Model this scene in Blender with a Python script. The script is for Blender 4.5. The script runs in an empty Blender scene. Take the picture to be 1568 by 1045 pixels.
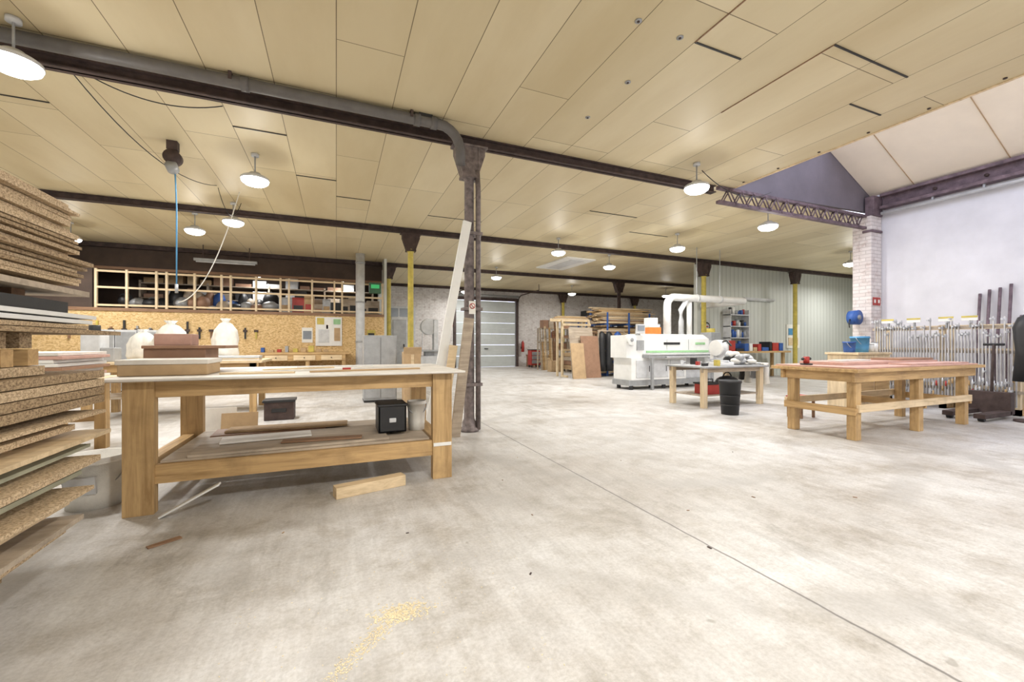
import bpy, bmesh, math, random
from mathutils import Vector, Matrix, Euler
random.seed(7)
sc = bpy.context.scene
sc.view_settings.view_transform = 'Standard'
sc.view_settings.exposure = 0.15

# ------------------------------------------------------------ materials
def new(name):
    m = bpy.data.materials.new(name); m.use_nodes = True
    nt = m.node_tree; b = nt.nodes['Principled BSDF']
    return m, nt, b
def coords(nt, scale=(1,1,1), rot=(0,0,0), loc=(0,0,0)):
    tc = nt.nodes.new('ShaderNodeTexCoord'); mp = nt.nodes.new('ShaderNodeMapping')
    mp.inputs['Scale'].default_value = scale; mp.inputs['Rotation'].default_value = rot; mp.inputs['Location'].default_value = loc
    nt.links.new(tc.outputs['Object'], mp.inputs['Vector']); return mp.outputs['Vector']
def noise(nt, vec, scale, detail=4, rough=.6, dist=0):
    n = nt.nodes.new('ShaderNodeTexNoise'); n.inputs['Scale'].default_value = scale
    n.inputs['Detail'].default_value = detail; n.inputs['Roughness'].default_value = rough
    n.inputs['Distortion'].default_value = dist
    nt.links.new(vec, n.inputs['Vector']); return n.outputs['Fac']
def ramp(nt, fac, stops):
    r = nt.nodes.new('ShaderNodeValToRGB'); el = r.color_ramp.elements
    while len(el) < len(stops): el.new(.5)
    for e, (p, c) in zip(el, stops):
        e.position = p; e.color = (*c, 1) if len(c) == 3 else c
    nt.links.new(fac, r.inputs['Fac']); return r.outputs['Color']
def mix(nt, a, b, fac, mode='MIX'):
    m = nt.nodes.new('ShaderNodeMix'); m.data_type = 'RGBA'; m.blend_type = mode
    for i, v in ((6, a), (7, b)):
        if isinstance(v, tuple): m.inputs[i].default_value = (*v, 1)
        else: nt.links.new(v, m.inputs[i])
    if isinstance(fac, (int, float)): m.inputs[0].default_value = fac
    else: nt.links.new(fac, m.inputs[0])
    return m.outputs[2]
def bump(nt, b, h, strength=.3, dist=.01):
    n = nt.nodes.new('ShaderNodeBump'); n.inputs['Strength'].default_value = strength
    n.inputs['Distance'].default_value = dist
    nt.links.new(h, n.inputs['Height']); nt.links.new(n.outputs['Normal'], b.inputs['Normal'])
def math_(nt, op, a, b=0.0, c=None):
    m = nt.nodes.new('ShaderNodeMath'); m.operation = op
    for i, v in enumerate((a, b) if c is None else (a, b, c)):
        if isinstance(v, (int, float)): m.inputs[i].default_value = v
        else: nt.links.new(v, m.inputs[i])
    return m.outputs[0]
def dim(c, k): return tuple(max(0, min(1, x*k)) for x in c)

def plain(name, col, rough=.6, metal=0, var=.18, scale=6, bmp=.05):
    m, nt, b = new(name)
    v = coords(nt); f = noise(nt, v, scale, 5)
    c = ramp(nt, f, [(.3, dim(col, 1-var)), (.7, dim(col, 1+var*.6))])
    nt.links.new(c, b.inputs['Base Color'])
    b.inputs['Roughness'].default_value = rough; b.inputs['Metallic'].default_value = metal
    if bmp: bump(nt, b, noise(nt, v, scale*12, 3), bmp)
    return m
def wood(name, c1, c2, axis='X', rough=.6):
    m, nt, b = new(name)
    s = {'X': (1, 14, 14), 'Y': (14, 1, 14), 'Z': (14, 14, 1)}[axis]
    v = coords(nt, s); f = noise(nt, v, 1.6, 6, .65, .6)
    c = ramp(nt, f, [(.3, c1), (.55, c2), (.75, dim(c2, 1.12))])
    g = noise(nt, coords(nt), 3.2, 5); c = mix(nt, c, dim(c1, .55), math_(nt, 'MULTIPLY', ramp(nt, g, [(.5, (0,0,0)), (.75, (1,1,1))]), .55))
    nt.links.new(c, b.inputs['Base Color']); b.inputs['Roughness'].default_value = rough
    bump(nt, b, f, .2); return m
def speck(name, c1, c2, scale=60, rough=.8):
    m, nt, b = new(name)
    v = coords(nt, (1,1,1.6)); f = noise(nt, v, scale, 4, .8)
    c = ramp(nt, f, [(.38, c1), (.55, c2), (.7, dim(c2, 1.25))])
    nt.links.new(c, b.inputs['Base Color']); b.inputs['Roughness'].default_value = rough
    bump(nt, b, f, .5); return m
def emis(name, col, s):
    m, nt, b = new(name); b.inputs['Base Color'].default_value = (*col, 1)
    b.inputs['Emission Color'].default_value = (*col, 1); b.inputs['Emission Strength'].default_value = s; return m

M = {}
# floor
m, nt, b = new('concrete_floor')
v = coords(nt)
n1 = noise(nt, v, .5, 7, .65, .3); n2 = noise(nt, v, 1.5, 10, .75, .2); n3 = noise(nt, v, 55, 4, .7)
n4 = noise(nt, coords(nt, (1.3, .6, 1), (0, 0, .9)), 1.1, 9, .72, .4)
n5 = noise(nt, coords(nt, (9, .8, 1), (0, 0, -.5)), 1.5, 6, .7, .2)
n6 = noise(nt, coords(nt, loc=(7, 3, 0)), 4.5, 8, .75)
c = ramp(nt, n1, [(.34, (.47, .445, .415)), (.5, (.57, .56, .545)), (.66, (.66, .66, .66))])
c = mix(nt, c, ramp(nt, n2, [(.36, (.70, .66, .60)), (.50, (.98, .97, .96)), (.60, (1, 1, 1)), (.72, (1.12, 1.12, 1.12))]), .9, 'MULTIPLY')
c = mix(nt, c, ramp(nt, n4, [(.57, (1, 1, 1)), (.62, (.76, .75, .73)), (.72, (.62, .61, .59))]), .6, 'MULTIPLY')
c = mix(nt, c, ramp(nt, n5, [(.42, (.84, .83, .82)), (.55, (1, 1, 1)), (.7, (1.06, 1.06, 1.06))]), .5, 'MULTIPLY')
c = mix(nt, c, ramp(nt, n6, [(.36, (.80, .78, .75)), (.5, (1, 1, 1)), (.68, (1.10, 1.10, 1.10))]), .7, 'MULTIPLY')
c = mix(nt, c, ramp(nt, n3, [(.3, (.78, .77, .75)), (.6, (1.05, 1.05, 1.05))]), .75, 'MULTIPLY')
wv = nt.nodes.new('ShaderNodeTexWave'); wv.wave_type = 'RINGS'; wv.rings_direction = 'Z'
wv.inputs['Scale'].default_value = .40; wv.inputs['Distortion'].default_value = 2.5; wv.inputs['Detail'].default_value = 5; wv.inputs['Detail Scale'].default_value = .6
nt.links.new(coords(nt, loc=(-3.4, -4.4, 0)), wv.inputs['Vector'])
msk = ramp(nt, noise(nt, coords(nt, loc=(3, 1, 0)), .8, 5), [(.46, (0,0,0)), (.60, (1,1,1))])
c = mix(nt, c, (.37, .355, .335), math_(nt, 'MULTIPLY', math_(nt, 'MULTIPLY', ramp(nt, wv.outputs['Fac'], [(.74, (0,0,0)), (.95, (1,1,1))]), msk), .5))
sp = noise(nt, v, 8, 2, .5)
c = mix(nt, c, (.27, .25, .22), ramp(nt, sp, [(.72, (0,0,0)), (.76, (.6,.6,.6))]))
sx = nt.nodes.new('ShaderNodeSeparateXYZ'); nt.links.new(v, sx.inputs[0])
wob = math_(nt, 'MULTIPLY', math_(nt, 'SUBTRACT', noise(nt, v, 6, 4), .5), .02)
dx = math_(nt, 'ABSOLUTE', math_(nt, 'SUBTRACT', math_(nt, 'ADD', sx.outputs[0], wob), 1.97))
line = ramp(nt, math_(nt, 'MULTIPLY', dx, 100), [(.45, (1,1,1)), (.85, (0,0,0))])
c = mix(nt, c, (.14, .13, .12), math_(nt, 'MULTIPLY', line, .85))
nt.links.new(c, b.inputs['Base Color'])
nt.links.new(ramp(nt, n2, [(.3, (.40,)*3), (.7, (.60,)*3)]), b.inputs['Roughness'])
bump(nt, b, n3, .08); M['floor'] = m
# ceiling panels
m, nt, b = new('ceiling_panels')
v = coords(nt); sx = nt.nodes.new('ShaderNodeSeparateXYZ'); nt.links.new(v, sx.inputs[0])
cb = nt.nodes.new('ShaderNodeCombineXYZ'); nt.links.new(sx.outputs[1], cb.inputs[0]); nt.links.new(sx.outputs[0], cb.inputs[1])
br = nt.nodes.new('ShaderNodeTexBrick'); nt.links.new(cb.outputs[0], br.inputs['Vector'])
br.inputs['Scale'].default_value = 1; br.inputs['Brick Width'].default_value = 2.5; br.inputs['Row Height'].default_value = .6
br.inputs['Mortar Size'].default_value = .0042; br.inputs['Mortar Smooth'].default_value = .1
br.offset = .37; br.offset_frequency = 3
br.inputs['Color1'].default_value = (.62, .53, .335, 1); br.inputs['Color2'].default_value = (.72, .63, .425, 1)
br.inputs['Mortar'].default_value = (.17, .13, .07, 1)
f = noise(nt, coords(nt, (1, .25, 1)), 1.2, 5)
c = mix(nt, br.outputs['Color'], ramp(nt, f, [(.3, (.84, .80, .72)), (.6, (1, 1, 1))]), .8, 'MULTIPLY')
nt.links.new(c, b.inputs['Base Color']); b.inputs['Roughness'].default_value = .5
bump(nt, b, br.outputs['Fac'], -.4, .01); M['ceil'] = m
# OSB
m, nt, b = new('osb')
vo = nt.nodes.new('ShaderNodeTexVoronoi'); vo.inputs['Scale'].default_value = 26
nt.links.new(coords(nt, (1, 1, 2.2), (0, .5, 0)), vo.inputs['Vector'])
s2 = nt.nodes.new('ShaderNodeSeparateColor'); nt.links.new(vo.outputs['Color'], s2.inputs[0])
c = ramp(nt, s2.outputs[0], [(0, (.46, .29, .11)), (.4, (.64, .43, .19)), (1, (.78, .58, .31))])
nt.links.new(c, b.inputs['Base Color']); b.inputs['Roughness'].default_value = .7; M['osb'] = m
def brickm(name, c1, c2, mo, stain, s=.24):
    m, nt, b = new(name); v = coords(nt)
    sx = nt.nodes.new('ShaderNodeSeparateXYZ'); nt.links.new(v, sx.inputs[0])
    cb = nt.nodes.new('ShaderNodeCombineXYZ')
    nt.links.new(math_(nt, 'ADD', sx.outputs[0], sx.outputs[1]), cb.inputs[0])
    nt.links.new(sx.outputs[2], cb.inputs[1])
    br = nt.nodes.new('ShaderNodeTexBrick'); nt.links.new(cb.outputs[0], br.inputs['Vector'])
    br.inputs['Scale'].default_value = 1; br.inputs['Brick Width'].default_value = s; br.inputs['Row Height'].default_value = .075
    br.inputs['Mortar Size'].default_value = .007
    br.inputs['Color1'].default_value = (*c1, 1); br.inputs['Color2'].default_value = (*c2, 1); br.inputs['Mortar'].default_value = (*mo, 1)
    c = mix(nt, br.outputs['Color'], ramp(nt, noise(nt, v, 5, 6, .7), [(.35, stain), (.5, (1, 1, 1))]), .6, 'MULTIPLY')
    nt.links.new(c, b.inputs['Base Color']); b.inputs['Roughness'].default_value = .8
    bump(nt, b, br.outputs['Fac'], -.6, .01); return m
M['brick'] = brickm('white_brick', (.74, .71, .69), (.64, .61, .59), (.52, .49, .47), (.55, .46, .44))
M['pier'] = brickm('pier_brick', (.76, .71, .69), (.66, .60, .58), (.52, .47, .45), (.64, .52, .49))
m, nt, b = new('cladding'); v = coords(nt)
w = nt.nodes.new('ShaderNodeTexWave'); w.bands_direction = 'X'; w.inputs['Scale'].default_value = 1.57
nt.links.new(v, w.inputs['Vector'])
c = ramp(nt, w.outputs['Fac'], [(0, (.44, .46, .42)), (.10, (.58, .60, .56)), (1, (.60, .62, .58))])
nt.links.new(c, b.inputs['Base Color']); b.inputs['Roughness'].default_value = .5
bump(nt, b, w.outputs['Fac'], .3, .02); M['clad'] = m
M['wallR'] = plain('painted_wall', (.72, .715, .75), .5, 0, .12, 1.2)
M['black'] = plain('dark_wall', (.075, .05, .038), .8, 0, .3, 2)
M['blk'] = plain('black_plastic', (.02, .02, .022), .5)
M['beam'] = plain('rusty_steel', (.075, .05, .045), .7, .2, .4, 8, .2)
M['truss'] = plain('purple_primer', (.17, .12, .14), .7, .1, .5, 9, .2)
M['gable'] = plain('gable_sheet', (.17, .15, .175), .7, 0, .15, 2)
M['colm'] = plain('column_paint', (.20, .165, .16), .5, .2, .55, 14, .25)
M['pipe'] = plain('drain_pipe', (.13, .122, .118), .5, 0, .2, 6)
M['yel'] = plain('yellow_paint', (.58, .47, .10), .5, 0, .3, 7)
M['grey'] = plain('grey_metal', (.38, .39, .40), .45, .3)
M['lgrey'] = plain('light_grey', (.60, .61, .62), .45, 0)
M['steel'] = plain('steel', (.62, .63, .65), .35, .6)
M['white'] = plain('white_paint', (.80, .80, .78), .5, 0, .06)
M['fabric'] = plain('white_bag', (.78, .76, .70), .9, 0, .12, 10, .3)
M['blue'] = plain('blue', (.03, .10, .35), .5)
M['sky'] = plain('lightblue', (.08, .28, .50), .5)
M['red'] = plain('red', (.42, .04, .03), .5)
M['orange'] = plain('orange', (.7, .2, .04), .5)
M['green'] = plain('green', (.04, .12, .06), .5)
M['lgreen'] = plain('lightgreen', (.33, .58, .30), .5)
M['card'] = plain('cardboard', (.50, .35, .20), .85)
M['brownbox'] = plain('brown_laminate', (.33, .19, .12), .6)
M['pink'] = plain('pink_board', (.58, .36, .30), .6)
M['cream'] = plain('cream_sheet', (.90, .80, .66), .6, 0, .06, 1.5)
M['paper'] = plain('paper', (.82, .81, .76), .8, 0, .05)
M['tabletop'] = plain('whitewood', (.74, .71, .66), .6, 0, .15, 5)
M['wood'] = wood('pine_x', (.33, .20, .08), (.55, .36, .165), 'X')
M['woodY'] = wood('pine_y', (.33, .20, .08), (.55, .36, .165), 'Y')
M['woodZ'] = wood('pine_z', (.33, .20, .08), (.55, .365, .17), 'Z')
M['pale'] = wood('pale_wood', (.55, .41, .24), (.74, .58, .37), 'X')
M['paleZ'] = wood('pale_wood_z', (.55, .42, .26), (.74, .60, .40), 'Z')
M['greyw'] = wood('weathered', (.30, .24, .18), (.47, .39, .30), 'X')
M['dkw'] = wood('dark_wood', (.17, .09, .045), (.28, .16, .09), 'X')
M['chip'] = speck('chipboard', (.30, .20, .11), (.66, .51, .33), 75)
M['chip2'] = speck('chipboard_dark', (.16, .10, .05), (.44, .32, .19), 60)
M['mdf'] = plain('mdf_greenish', (.42, .42, .31), .8)
M['saw'] = plain('sawdust', (.82, .70, .47), .9)
M['lampglow'] = emis('lamp_glow', (1, .99, .97), 12)
M['screen'] = emis('green_screen', (.05, .45, .15), .35)
M['door'] = plain('door_grey', (.50, .53, .52), .5, 0, .06)
M['glassd'] = plain('window_dark', (.25, .28, .32), .15, 0, .1)

# ------------------------------------------------------------ builder
class B:
    def __init__(s, name, world=False, bevel=0.0, smooth=False):
        s.name, s.bm, s.mats, s.world, s.bevel, s.smooth = name, bmesh.new(), [], world, bevel, smooth
    def mi(s, k):
        if k not in s.mats: s.mats.append(k)
        return s.mats.index(k)
    def _tag(s, vs, k, sm=False):
        i = s.mi(k); fs = {f for v in vs for f in v.link_faces}
        for f in fs: f.material_index = i; f.smooth = sm
    def box(s, x0, x1, y0, y1, z0, z1, k, rot=None, piv=None):
        r = bmesh.ops.create_cube(s.bm, size=1)['verts']
        c = Vector(((x0+x1)/2, (y0+y1)/2, (z0+z1)/2))
        for v in r: v.co = Vector((v.co.x*(x1-x0), v.co.y*(y1-y0), v.co.z*(z1-z0))) + c
        if rot:
            p = Vector(piv) if piv else c; R = Euler([math.radians(a) for a in rot]).to_matrix()
            for v in r: v.co = R @ (v.co-p) + p
        s._tag(r, k); return s
    def cyl(s, p1, p2, r1, k, r2=None, seg=20, caps=True):
        p1, p2 = Vector(p1), Vector(p2); d = p2-p1
        r = bmesh.ops.create_cone(s.bm, cap_ends=caps, segments=seg, radius1=r1, radius2=r1 if r2 is None else r2, depth=d.length)['verts']
        q = d.to_track_quat('Z', 'Y').to_matrix()
        for v in r: v.co = q @ v.co + (p1+p2)/2
        s._tag(r, k, True); return s
    def sph(s, c, rad, k, seg=16, jit=0):
        r = bmesh.ops.create_uvsphere(s.bm, u_segments=seg, v_segments=seg//2+2, radius=1)['verts']
        rad = (rad,)*3 if isinstance(rad, (int, float)) else rad
        for v in r:
            j = 1+random.uniform(-jit, jit)
            v.co = Vector((v.co.x*rad[0]*j, v.co.y*rad[1]*j, v.co.z*rad[2]*j)) + Vector(c)
        s._tag(r, k, True); return s
    def tube(s, pts, r, k, seg=12):
        pts = [Vector(p) for p in pts]; rings = []
        for i, p in enumerate(pts):
            d = (pts[min(i+1, len(pts)-1)]-pts[max(i-1, 0)]).normalized()
            q = d.to_track_quat('Z', 'Y').to_matrix()
            rings.append([s.bm.verts.new(p + q @ Vector((math.cos(a)*r, math.sin(a)*r, 0))) for a in [2*math.pi*j/seg for j in range(seg)]])
        i = s.mi(k)
        for a, b2 in zip(rings, rings[1:]):
            best = min(range(seg), key=lambda o: (a[0].co-b2[o].co).length)
            b2[:] = b2[best:]+b2[:best]
            for j in range(seg):
                try:
                    f = s.bm.faces.new((a[j], a[(j+1) % seg], b2[(j+1) % seg], b2[j])); f.material_index = i; f.smooth = True
                except ValueError: pass
        for ring in (rings[0], rings[-1]):
            f = s.bm.faces.new(ring); f.material_index = i
        return s
    def lathe(s, cx, cy, prof, k, seg=28):
        rings = [[s.bm.verts.new((cx+math.cos(2*math.pi*j/seg)*r, cy+math.sin(2*math.pi*j/seg)*r, z)) for j in range(seg)] for r, z in prof]
        i = s.mi(k)
        for a, b2 in zip(rings, rings[1:]):
            for j in range(seg):
                f = s.bm.faces.new((a[j], a[(j+1) % seg], b2[(j+1) % seg], b2[j])); f.material_index = i; f.smooth = True
        return s
    def prism(s, pts, axis, a0, a1, k):
        def mk(p, a):
            return {'X': (a, p[0], p[1]), 'Y': (p[0], a, p[1]), 'Z': (p[0], p[1], a)}[axis]
        A = [s.bm.verts.new(mk(p, a0)) for p in pts]; Bv = [s.bm.verts.new(mk(p, a1)) for p in pts]
        i = s.mi(k); n = len(pts)
        fs = [s.bm.faces.new(A), s.bm.faces.new(Bv[::-1])] + [s.bm.faces.new((A[j], Bv[j], Bv[(j+1) % n], A[(j+1) % n])) for j in range(n)]
        for f in fs: f.material_index = i
        return s
    def end(s, parent=None):
        bm = s.bm; bmesh.ops.recalc_face_normals(bm, faces=bm.faces)
        me = bpy.data.meshes.new(s.name)
        off = Vector((0, 0, 0))
        if not s.world:
            xs = [v.co for v in bm.verts]
            off = Vector(((min(c.x for c in xs)+max(c.x for c in xs))/2, (min(c.y for c in xs)+max(c.y for c in xs))/2, min(c.z for c in xs)))
            for v in bm.verts: v.co -= off
        bm.to_mesh(me); bm.free()
        for k in s.mats: me.materials.append(M[k])
        o = bpy.data.objects.new(s.name, me); o.location = off; sc.collection.objects.link(o)
        if s.bevel:
            mo = o.modifiers.new('bevel', 'BEVEL'); mo.width = s.bevel; mo.segments = 2; mo.limit_method = 'ANGLE'; mo.angle_limit = .9
        return o
def arc(c, r, a0, a1, n, plane='XZ'):
    out = []
    for i in range(n+1):
        a = math.radians(a0+(a1-a0)*i/n); u, w = r*math.cos(a), r*math.sin(a)
        out.append({'XZ': (c[0]+u, c[1], c[2]+w), 'YZ': (c[0], c[1]+u, c[2]+w), 'XY': (c[0]+u, c[1]+w, c[2])}[plane])
    return out

ZC = 3.90
# ------------------------------------------------------------ shell
o = B('floor', True); o.box(-9.2, 20.2, -6.2, 20.2, -.2, 0, 'floor'); o.end()
o = B('ceiling', True)
o.box(-9, 6.45, -6, 5.35, ZC, ZC+.1, 'ceil'); o.box(-9, 20, 5.45, 19.9, ZC, ZC+.1, 'ceil'); o.end()
o = B('ceiling_skylight', True)
o.prism([(9.27, 5.12), (10.72, 4.35), (10.72, 4.41), (9.27, 5.18)], 'Y', -6, 5.36, 'cream')
for i in range(12):
    y = -6+i*1.03; o.prism([(6.45, 3.92), (9.27, 5.13), (9.27, 5.19), (6.45, 3.98)], 'Y', y, y+.05, 'white')
o.box(9.22, 9.32, -6, 5.36, 5.12, 5.22, 'white')
for y in [4.6, 3.3, 2.0]: o.prism([(9.28, 5.10), (10.72, 4.335), (10.72, 4.35), (9.28, 5.12)], 'Y', y, y+.01, 'card')
o.end()
o = B('wall_gable', True)
o.prism([(6.45, 4.0), (9.27, 5.2), (10.95, 4.50), (10.95, 4.02), (6.45, 3.92)], 'Y', 5.37, 5.44, 'gable'); o.end()
o = B('wall_left', True); o.box(-9.2, -9, -6.2, 20, 0, 4.0, 'white'); o.end()
o = B('wall_rear', True); o.box(-9, 10.8, -6.2, -6, 0, 5.3, 'white'); o.end()
o = B('wall_right', True); o.box(10.81, 10.95, -6.2, 5.36, 0, 4.45, 'wallR'); o.end()
o = B('wall_cladding', True); o.box(11.25, 20, 10.6, 10.75, 0, ZC, 'clad'); o.end()
o = B('wall_far_right', True); o.box(20, 20.2, 5.0, 20, 0, 4.0, 'clad'); o.box(10.96, 20, 5.0, 5.2, 0, 4.0, 'clad'); o.end()
o = B('wall_back', True)
o.box(-9, 5.3, 19.8, 20, 0, ZC, 'brick'); o.box(8.55, 20, 19.8, 20, 0, ZC, 'brick'); o.box(5.3, 8.55, 19.8, 20, 3.35, ZC, 'brick'); o.end()
o = B('wall_osb_partition', True); o.box(-9, 1.42, 14.0, 14.08, 0, 2.02, 'osb'); o.end()
o = B('wall_partition_side', True); o.box(1.42, 1.5, 14.0, 19.8, 0, ZC, 'clad'); o.end()
o = B('floor_mezzanine', True); o.box(-9, 1.42, 13.97, 16.5, 2.02, 2.10, 'dkw'); o.end()
o = B('wall_mezzanine', True)
o.box(-9, 1.42, 16.5, 16.6, 2.1, ZC, 'black'); o.end()
o = B('trim_fascia', True); o.box(-9, 1.42, 14.78, 14.9, 3.24, ZC-.01, 'black'); o.box(-9, 1.42, 14.74, 14.78, 3.20, 3.28, 'dkw'); o.box(-9, -5.75, 14.0, 14.08, 2.1, 3.24, 'black'); o.end()
o = B('door_1', True, .01)
for i in range(6): o.box(5.36, 8.49, 19.74, 19.8, .02+i*.55, .02+i*.55+.535, 'door')
for i in range(6): o.box(5.36, 8.49, 19.735, 19.745, .27+i*.55, .28+i*.55, 'lgrey')
o.box(6.8, 7.0, 19.70, 19.74, .9, .94, 'blk')
o.end()
o = B('trim_1', True)
o.box(5.22, 5.34, 19.66, 19.8, 0, 3.45, 'beam'); o.box(8.51, 8.63, 19.66, 19.8, 0, 3.45, 'beam'); o.box(5.22, 8.63, 19.62, 19.8, 3.33, 3.47, 'beam')
o.cyl((5.3, 19.5, 3.55), (8.6, 19.5, 3.55), .05, 'grey'); 
for x in (5.3, 8.57): o.tube([(x, 19.6, 3.3), (x, 19.45, 3.5), (x, 19.2, 3.6), (x, 17.2, 3.62)], .025, 'beam', 8); o.box(x-.01, x+.01, 17.2, 17.22, 3.6, ZC, 'beam')
o.end()

# railing
o = B('mezzanine_railing')
for z in (2.14, 2.6, 3.02): o.box(-5.7, 1.4, 13.98, 14.03, z, z+.05, 'pale')
x = -5.7; i = 0
while x < 1.38:
    o.box(x, x+.05, 13.97, 14.04, 2.1, 3.1, 'paleZ'); i += 1
    x += .62 if i % 3 else .22
o.box(1.34, 1.4, 13.97, 14.04, 2.1, 3.1, 'paleZ'); o.end()
for nm, x0, x1, ks in (('stored_fabric_pile', -5.4, -1.9, ['blk', 'blue', 'grey', 'greyw', 'brownbox', 'blk']), ('stored_boxes', -1.6, 1.0, ['card', 'red', 'blk', 'grey', 'greyw', 'brownbox', 'blk'])):
    o = B(nm)
    for row, (yy, hh) in enumerate(((15.4, 1.0), (14.35, .6))):
        x = x0
        while x < x1:
            w = random.uniform(.2, .45); h = random.uniform(.3, 1)*hh
            if 'box' in nm: o.box(x, x+w*.9, yy, yy+.4, 2.105, 2.105+h, random.choice(ks)); o.box(x+w*.1, x+w*.8, yy-.004, yy, 2.15, 2.105+h*.5, random.choice(ks))
            else: o.sph((x+w/2, yy+.2, 2.105+h*.4), (w*.6, .25, h*.4), random.choice(ks), 12, .07)
            x += w*.9
    o.end()
o = B('mezzanine_shelf_rack')
for x in (-5.5, -3.8, -2.1, -.4, 1.2): o.box(x, x+.05, 16.0, 16.45, 2.105, 3.1, 'greyw')
for z in (2.55, 3.0): o.box(-5.5, 1.25, 16.0, 16.45, z, z+.03, 'greyw')
x = -5.4
while x < 1.0:
    w = random.uniform(.15, .5)
    for z in (2.585, 3.035): o.box(x, x+w, 16.05, 16.4, z, z+random.uniform(.08, .35), random.choice(['card', 'lgrey', 'greyw', 'pale', 'blk', 'brownbox']))
    x += w+random.uniform(.02, .15)
o.end()

# ------------------------------------------------------------ steel frame
def ibeam(name, y, x0, x1, h=.12):
    o = B(name)
    o.box(x0, x1, y-.06, y+.06, ZC-.015, ZC-.002, 'beam'); o.box(x0, x1, y-.012, y+.012, ZC-h, ZC-.01, 'beam'); o.box(x0, x1, y-.06, y+.06, ZC-h, ZC-h+.015, 'beam'); o.end()
ibeam('roof_beam', 5.35, -8.95, 6.05); ibeam('roof_beam', 10.1, -8.95, 19.9)
ibeam('roof_beam', 14.65, -8.95, 19.9); ibeam('roof_beam', 19.45, 1.6, 19.9)
o = B('lattice_girder')
for z in (3.60, 3.845): o.box(6.1, 10.38, 5.26, 5.34, z, z+.05, 'truss')
x = 6.2; up = True
while x < 10.2:
    z0, z1 = (3.64, 3.86) if up else (3.86, 3.64)
    for yy in (5.27, 5.33): o.cyl((x, yy, z0), (x+.15, yy, z1), .012, 'truss', seg=6)
    o.cyl((x, 5.265, z0), (x, 5.25, z0), .022, 'truss', seg=8)
    x += .15; up = not up
o.end()
def column(x, y, r, kcol, kcap='beam'):
    o = B('steel_column')
    top = ZC-.12
    o.lathe(x, y, [(0, 0), (r*1.9, 0), (r*1.9, .03), (r*1.35, .06), (r*1.35, .12), (r*1.05, .16), (r, .2), (r*.92, top-.45), (r*1.2, top-.44), (r*1.25, top-.38), (r*1.0, top-.36), (0, top-.36)], kcol)
    w0, w1 = r*1.5, r*3.4
    o.prism([(x-w0, top-.40), (x+w0, top-.40), (x+w1*.85, top-.12), (x+w1*.85, top), (x-w1*.85, top), (x-w1*.85, top-.12)], 'Y', y-r*1.2, y+r*1.2, kcap)
    o.box(x-w1, x+w1, y-r*1.4, y+r*1.4, top-.03, top-.001, kcap); o.box(x-w0*1.1, x+w0*1.1, y-r*1.35, y+r*1.35, top-.43, top-.39, kcap)
    for sx in (-1, 1): o.box(x+sx*r*1.6-.01, x+sx*r*1.6+.01, y-r*1.35, y+r*1.35, top-.30, top-.02, kcap)
    return o
o = column(1.63, 5.35, .068, 'colm', 'colm')
o.tube([(1.74, 5.30, .02), (1.74, 5.30, 3.2), (1.72, 5.28, 3.45)], .034, 'colm')
for z in (.6, 1.6, 2.6): o.box(1.54, 1.79, 5.26, 5.44, z, z+.04, 'colm')
o.end()
column(1.63, 10.1, .07, 'yel').end(); column(1.63, 14.6, .075, 'yel').end()
column(11.0, 10.1, .08, 'yel').end(); column(15.5, 10.1, .075, 'yel').end()
column(11.1, 14.65, .08, 'beam').end(); column(11.1, 19.4, .08, 'yel').end(); column(15.8, 19.4, .08, 'yel').end()
o = B('no_smoking_sign'); o.box(1.60, 1.69, 5.256, 5.259, 1.55, 1.72, 'paper')
o.cyl((1.645, 5.256, 1.655), (1.645, 5.252, 1.655), .038, 'red'); o.cyl((1.645, 5.253, 1.655), (1.645, 5.250, 1.655), .027, 'paper')
o.box(1.61, 1.68, 5.248, 5.251, 1.65, 1.66, 'red', rot=(0, 45, 0)); o.end()
o = B('drain_pipe')
P = [(-8.9, 5.02, 3.825), (1.15, 5.02, 3.825)] + [(1.15+.28*math.sin(a), 5.02+.05*i/6, 3.545+.28*math.cos(a)) for i, a in enumerate([math.radians(15*j) for j in range(1, 7)])] + [(1.45, 5.14, 3.43)]
o.tube(P, .06, 'pipe', 18)
for x in (-3, -.9, .85, 1.05): o.cyl((x, 5.02, 3.825), (x+.07, 5.02, 3.825), .072, 'pipe'); 
for x in (-3.1, -1, .8): o.box(x, x+.03, 4.95, 5.09, 3.82, ZC-.002, 'beam')
o.box(.9, 1.06, 4.97, 5.07, 3.86, ZC-.002, 'blk'); o.end()
o = B('ventilation_pipe'); o.cyl((.67, 13.5, .0), (.67, 13.5, ZC-.002), .13, 'lgrey')
for z in (1.2, 2.4, 3.6): o.cyl((.67, 13.5, z), (.67, 13.5, z+.05), .14, 'grey')
o.end()
o = B('brick_pier', False, .01); o.box(10.42, 10.80, 5.2, 5.55, 0, 3.88, 'pier'); o.box(10.40, 10.78, 5.17, 5.36, 3.53, 3.58, 'truss'); o.box(10.46, 10.78, 5.17, 5.34, 3.88, 4.30, 'truss'); o.end()
o = B('fire_safety_sign')
for x in (10.47, 10.61): o.box(x, x+.12, 5.188, 5.199, 1.98, 2.15, 'red'); o.box(x+.03, x+.09, 5.185, 5.189, 2.03, 2.10, 'paper')
o.end()
o = B('wall_rail')
o.box(10.62, 10.8, -5.9, 5.15, 4.02, 4.08, 'truss'); o.box(10.74, 10.8, -5.9, 5.15, 4.05, 4.34, 'truss'); o.box(10.62, 10.8, -5.9, 5.15, 4.28, 4.34, 'truss')
o.cyl((10.68, -5.9, 3.93), (10.68, 5.15, 3.93), .035, 'lgrey')
y = -5.5
while y < 5: o.cyl((10.74, y, 4.18), (10.70, y, 4.18), .03, 'beam', seg=8); o.box(10.66, 10.70, y, y+.03, 3.93, 4.03, 'grey'); y += .7
o.end()

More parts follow.
